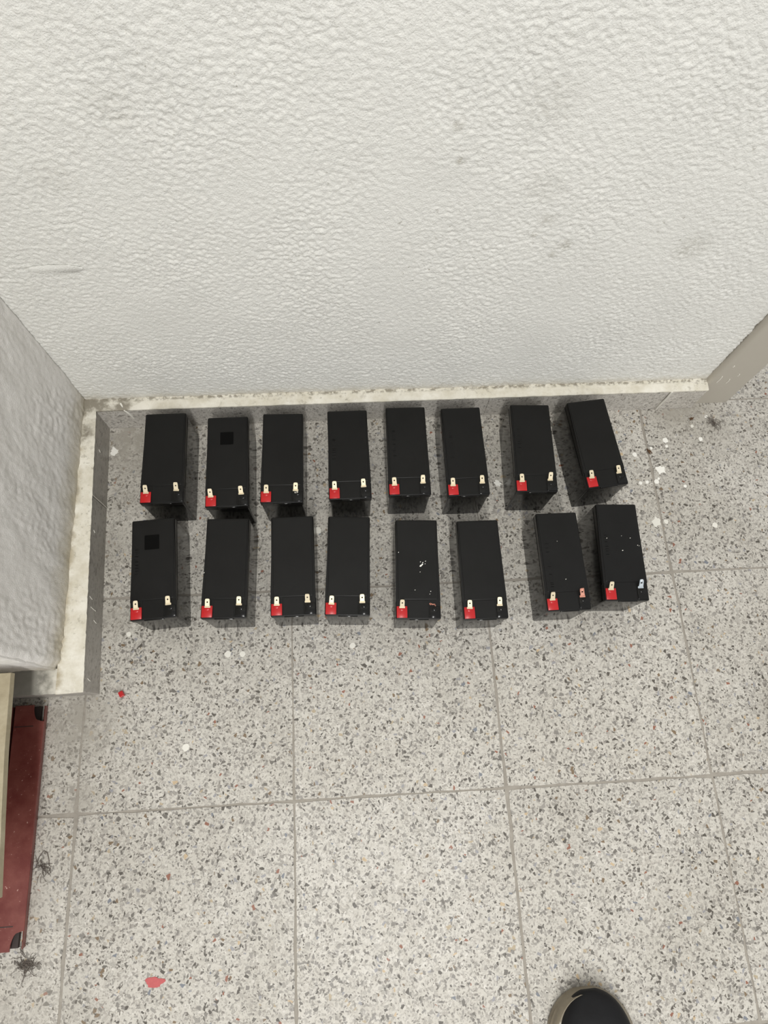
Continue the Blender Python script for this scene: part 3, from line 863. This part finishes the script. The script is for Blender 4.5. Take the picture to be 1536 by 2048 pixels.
sl = obj('stone_slab', prism([(x + .5, y - .05) for x, y in slab_pts], 0.0, 0.011, 0.0010, 2), M_SLAB, None, (-0.5, 0.05, 0.145))
tag(sl, 'thin beige stone slab lying on the red steel beams at the left edge', 'slab')

# ------------------------------------------------------------------ small litter
cap = bmesh.new(); add_box(cap, -.0034, .0034, -.0042, .0042, 0, .0066, .0007, 2)
pc = obj('plastic_cap', cap, M_RED, None, (-0.257, 0.1640, 0.0), (0, 0, math.radians(28)))
tag(pc, 'tiny red plastic cap lying alone on the tiles below the batteries', 'cap')

def insect(label, x, y, rz, s):
    root = empty('dead_insect', (x, y, 0), rz); tag(root, label, 'insect', 'dead insects near the door jamb')
    b = bmesh.new(); add_ellipsoid(b, (0, 0, .0012 * s), (.0016 * s, .0036 * s, .0012 * s)); add_ellipsoid(b, (0, .0042 * s, .0011 * s), (.0011 * s, .0011 * s, .0009 * s))
    smooth(obj('body', b, M_BUG, root), 60)
    for sd in (-1, 1):
        obj('wing', prism([(sd * .0004 * s, .002 * s), (sd * .0018 * s, .0010 * s), (sd * .0024 * s, -.0050 * s), (sd * .0012 * s, -.0058 * s)][::sd], .0023 * s, .0025 * s), M_BUG, root)
        for k in range(3):
            b = bmesh.new(); yy = (.002 - .0018 * k) * s
            add_tube(b, [(sd * .001 * s, yy, .0010 * s), (sd * .0028 * s, yy - .0004 * s, .0014 * s), (sd * .0040 * s, yy - .0014 * s, .0002)], .00016 * s, 4)
            obj('leg', b, M_BUG, root)
insect('dead brown insect on the tiles among the white paint spots', 0.6234, 0.5277, math.radians(28), 1.15)
insect('dead brown insect close to the skirting by the door jamb', 0.7125, 0.5875, math.radians(-65), 0.95)

def fluff(label, x, y, rx, ry, seed, n, dens=1.0):
    r = random.Random(seed); b = bmesh.new()
    for k in range(n):
        a = r.uniform(0, 2 * PI); px, py = r.gauss(0, rx * .35), r.gauss(0, ry * .35); P = []; hz = r.uniform(.0006, .0035)
        for i in range(7):
            P.append((px, py, .0004 + hz * math.sin(PI * i / 6)))
            a += r.uniform(-.9, .9); px += .0026 * math.cos(a); py += .0026 * math.sin(a)
        add_tube(b, P, 0.00028, 4)
    for k in range(int(n * .5 * dens)):
        add_ellipsoid(b, (r.gauss(0, rx * .3), r.gauss(0, ry * .3), .0008), (r.uniform(.0008, .0022), r.uniform(.0008, .0020), .0008), r.uniform(0, 3), 6, 4)
    o = obj('dust_clump', b, M_FLUFF, None, (x, y, 0)); o['kind'] = 'stuff'
    tag(o, label, 'dust', 'clumps of dust and hair'); return o
fluff('dark clump of dust and hair below the lower end of the red beam', -0.3605, -0.183, .013, .017, 5, 46)
fluff('loose wisp of grey dust beside the middle of the red beam', -0.3500, -0.066, .009, .012, 6, 22, .5)
b = bmesh.new(); add_tube(b, [(-0.009, -.016, .0005), (-.006, -.004, .001), (0.0, .004, .0012), (.005, .001, .001), (.008, -.008, .0008), (.009, -.016, .0005)], .0006, 5)
h = obj('hair_loop', b, M_FLUFF, None, (-0.351, -0.048, 0)); tag(h, 'curved dark hair lying on the tiles above the dust wisp', 'hair')
fluff('small grey lint streak on the tiles right below the door jamb', 0.7515, 0.5770, .006, .012, 9, 26, .8)

# ------------------------------------------------------------------ shoes
def make_shoe(label):
    root = empty('shoe'); tag(root, label, 'shoe')
    L = 0.290
    def half(t):            # outline half widths (left, right) at t from toe 0 to heel 1
        k = math.sqrt(max(0.0, 1 - (1 - min(t / 0.22, 1)) ** 2.1))
        e = math.sqrt(max(0.0, 1 - (max(t - 0.86, 0) / 0.14) ** 2))
        mid = 0.050 - 0.011 * math.exp(-((t - 0.58) / 0.16) ** 2) - 0.008 * max(0, (t - .6) / .4)
        return mid * k * e, (mid + 0.002) * k * e
    N = 40
    def loft(rows, closed=True):
        b = bmesh.new(); R = [[b.verts.new(p) for p in r] for r in rows]; m = len(rows[0])
        for i in range(len(R) - 1):
            for k in range(m): b.faces.new((R[i][k], R[i][(k + 1) % m], R[i + 1][(k + 1) % m], R[i + 1][k]))
        b.faces.new(R[0][::-1]); b.faces.new(R[-1])
        bmesh.ops.recalc_face_normals(b, faces=b.faces[:]); return b
    ts = [0.004 + 0.992 * (0.5 - 0.5 * math.cos(PI * i / N)) for i in range(N + 1)]
    rows = []
    for t in ts:            # grooved rubber sole, wider at the ground
        l, r = half(t); y = -t * L
        g = [(1.13, 0.0), (1.15, .004), (1.08, .008), (1.13, .011), (1.06, .015), (1.08, .019), (1.02, .024), (0.98, .026)]
        lift = 0.006 * max(0, 1 - t / .15) ** 2
        rows.append([(-l * q - .001, y, z + lift * (1 if z > .0 else .6)) for q, z in g] + [(r * q + .001, y, z + lift * (1 if z > 0 else .6)) for q, z in g[::-1]])
    smooth(obj('sole', loft(rows), M_SOLE, root), 50)
    rows = []
    def height(t): return 0.050 + 0.050 * (1 / (1 + math.exp(-(t - 0.42) / 0.07))) - 0.008 * math.exp(-((t - .0) / .1) ** 2)
    for t in ts:
        l, r = half(t); y = 0.0030 - t * (L - .004); base = 0.022
        hh = (height(t) - base) * (math.sqrt(max(0.0, 1 - (1 - min(t / .16, 1)) ** 2.2)) * .85 + .15)
        row = []
        for k in range(17):
            a = PI * k / 16; ca, sa = math.cos(a), math.sin(a)
            x = (abs(ca) ** 0.72) * (1 if ca > 0 else -1); z = max(0.0, sa) ** 0.75
            row.append(((r if x > 0 else l) * .97 * x * (1 - .12 * z * min(1, t / .4)) + .002, y, base + hh * z + .0012 * noise.noise((x * 3, t * 14, 2.0))))
        rows.append(row)
    smooth(obj('upper', loft(rows), M_SHOE, root), 60)
    b = bmesh.new()         # toe cap welt
    P = []
    for k in range(15):
        a = PI * k / 14; t = 0.30 + 0.05 * math.sin(a); l, r = half(t)
        P.append(((r if k < 7 else l) * .93 * math.cos(a) * 1.0, -t * L - .005, .022 + (height(t) - .022) * max(0, math.sin(a)) ** .75 + .0006))
    add_tube(b, P, .0012, 6); smooth(obj('toe_seam', b, M_SHOE, root), 60)
    for k in range(4):
        t = 0.42 + .05 * k; b = bmesh.new(); z = height(t) + .002
        add_tube(b, [(-.024, -t * L - .004, z - .009), (-.012, -t * L, z - .001), (0, -t * L + .001, z + .0012), (.012, -t * L, z - .001), (.024, -t * L - .004, z - .009)], .0022, 6)
        smooth(obj('lace', b, M_LINING, root), 60)
    b = bmesh.new(); add_ellipsoid(b, (0, -.775 * L, height(.78) - .002), (.026, .052, .006), 0, 20, 8)
    smooth(obj('opening', b, M_LINING, root), 60)
    return root
shoe = make_shoe('black shoe toe with beige rubber sole at the bottom edge of the picture')
shoe.location = (0.3860, -0.2530, 0); shoe.rotation_euler = (0, 0, math.radians(2))
def copy_tree(o):
    r = o.copy(); C.objects.link(r)
    for ch in o.children:
        c = ch.copy(); C.objects.link(c); c.parent = r
    return r
shoe2 = copy_tree(shoe)
shoe2.location = (0.7370, 0.0900, 0); shoe2.rotation_euler = (0, 0, math.radians(92))
tag(shoe2, 'dark shoe tip just entering at the right edge of the picture', 'shoe')
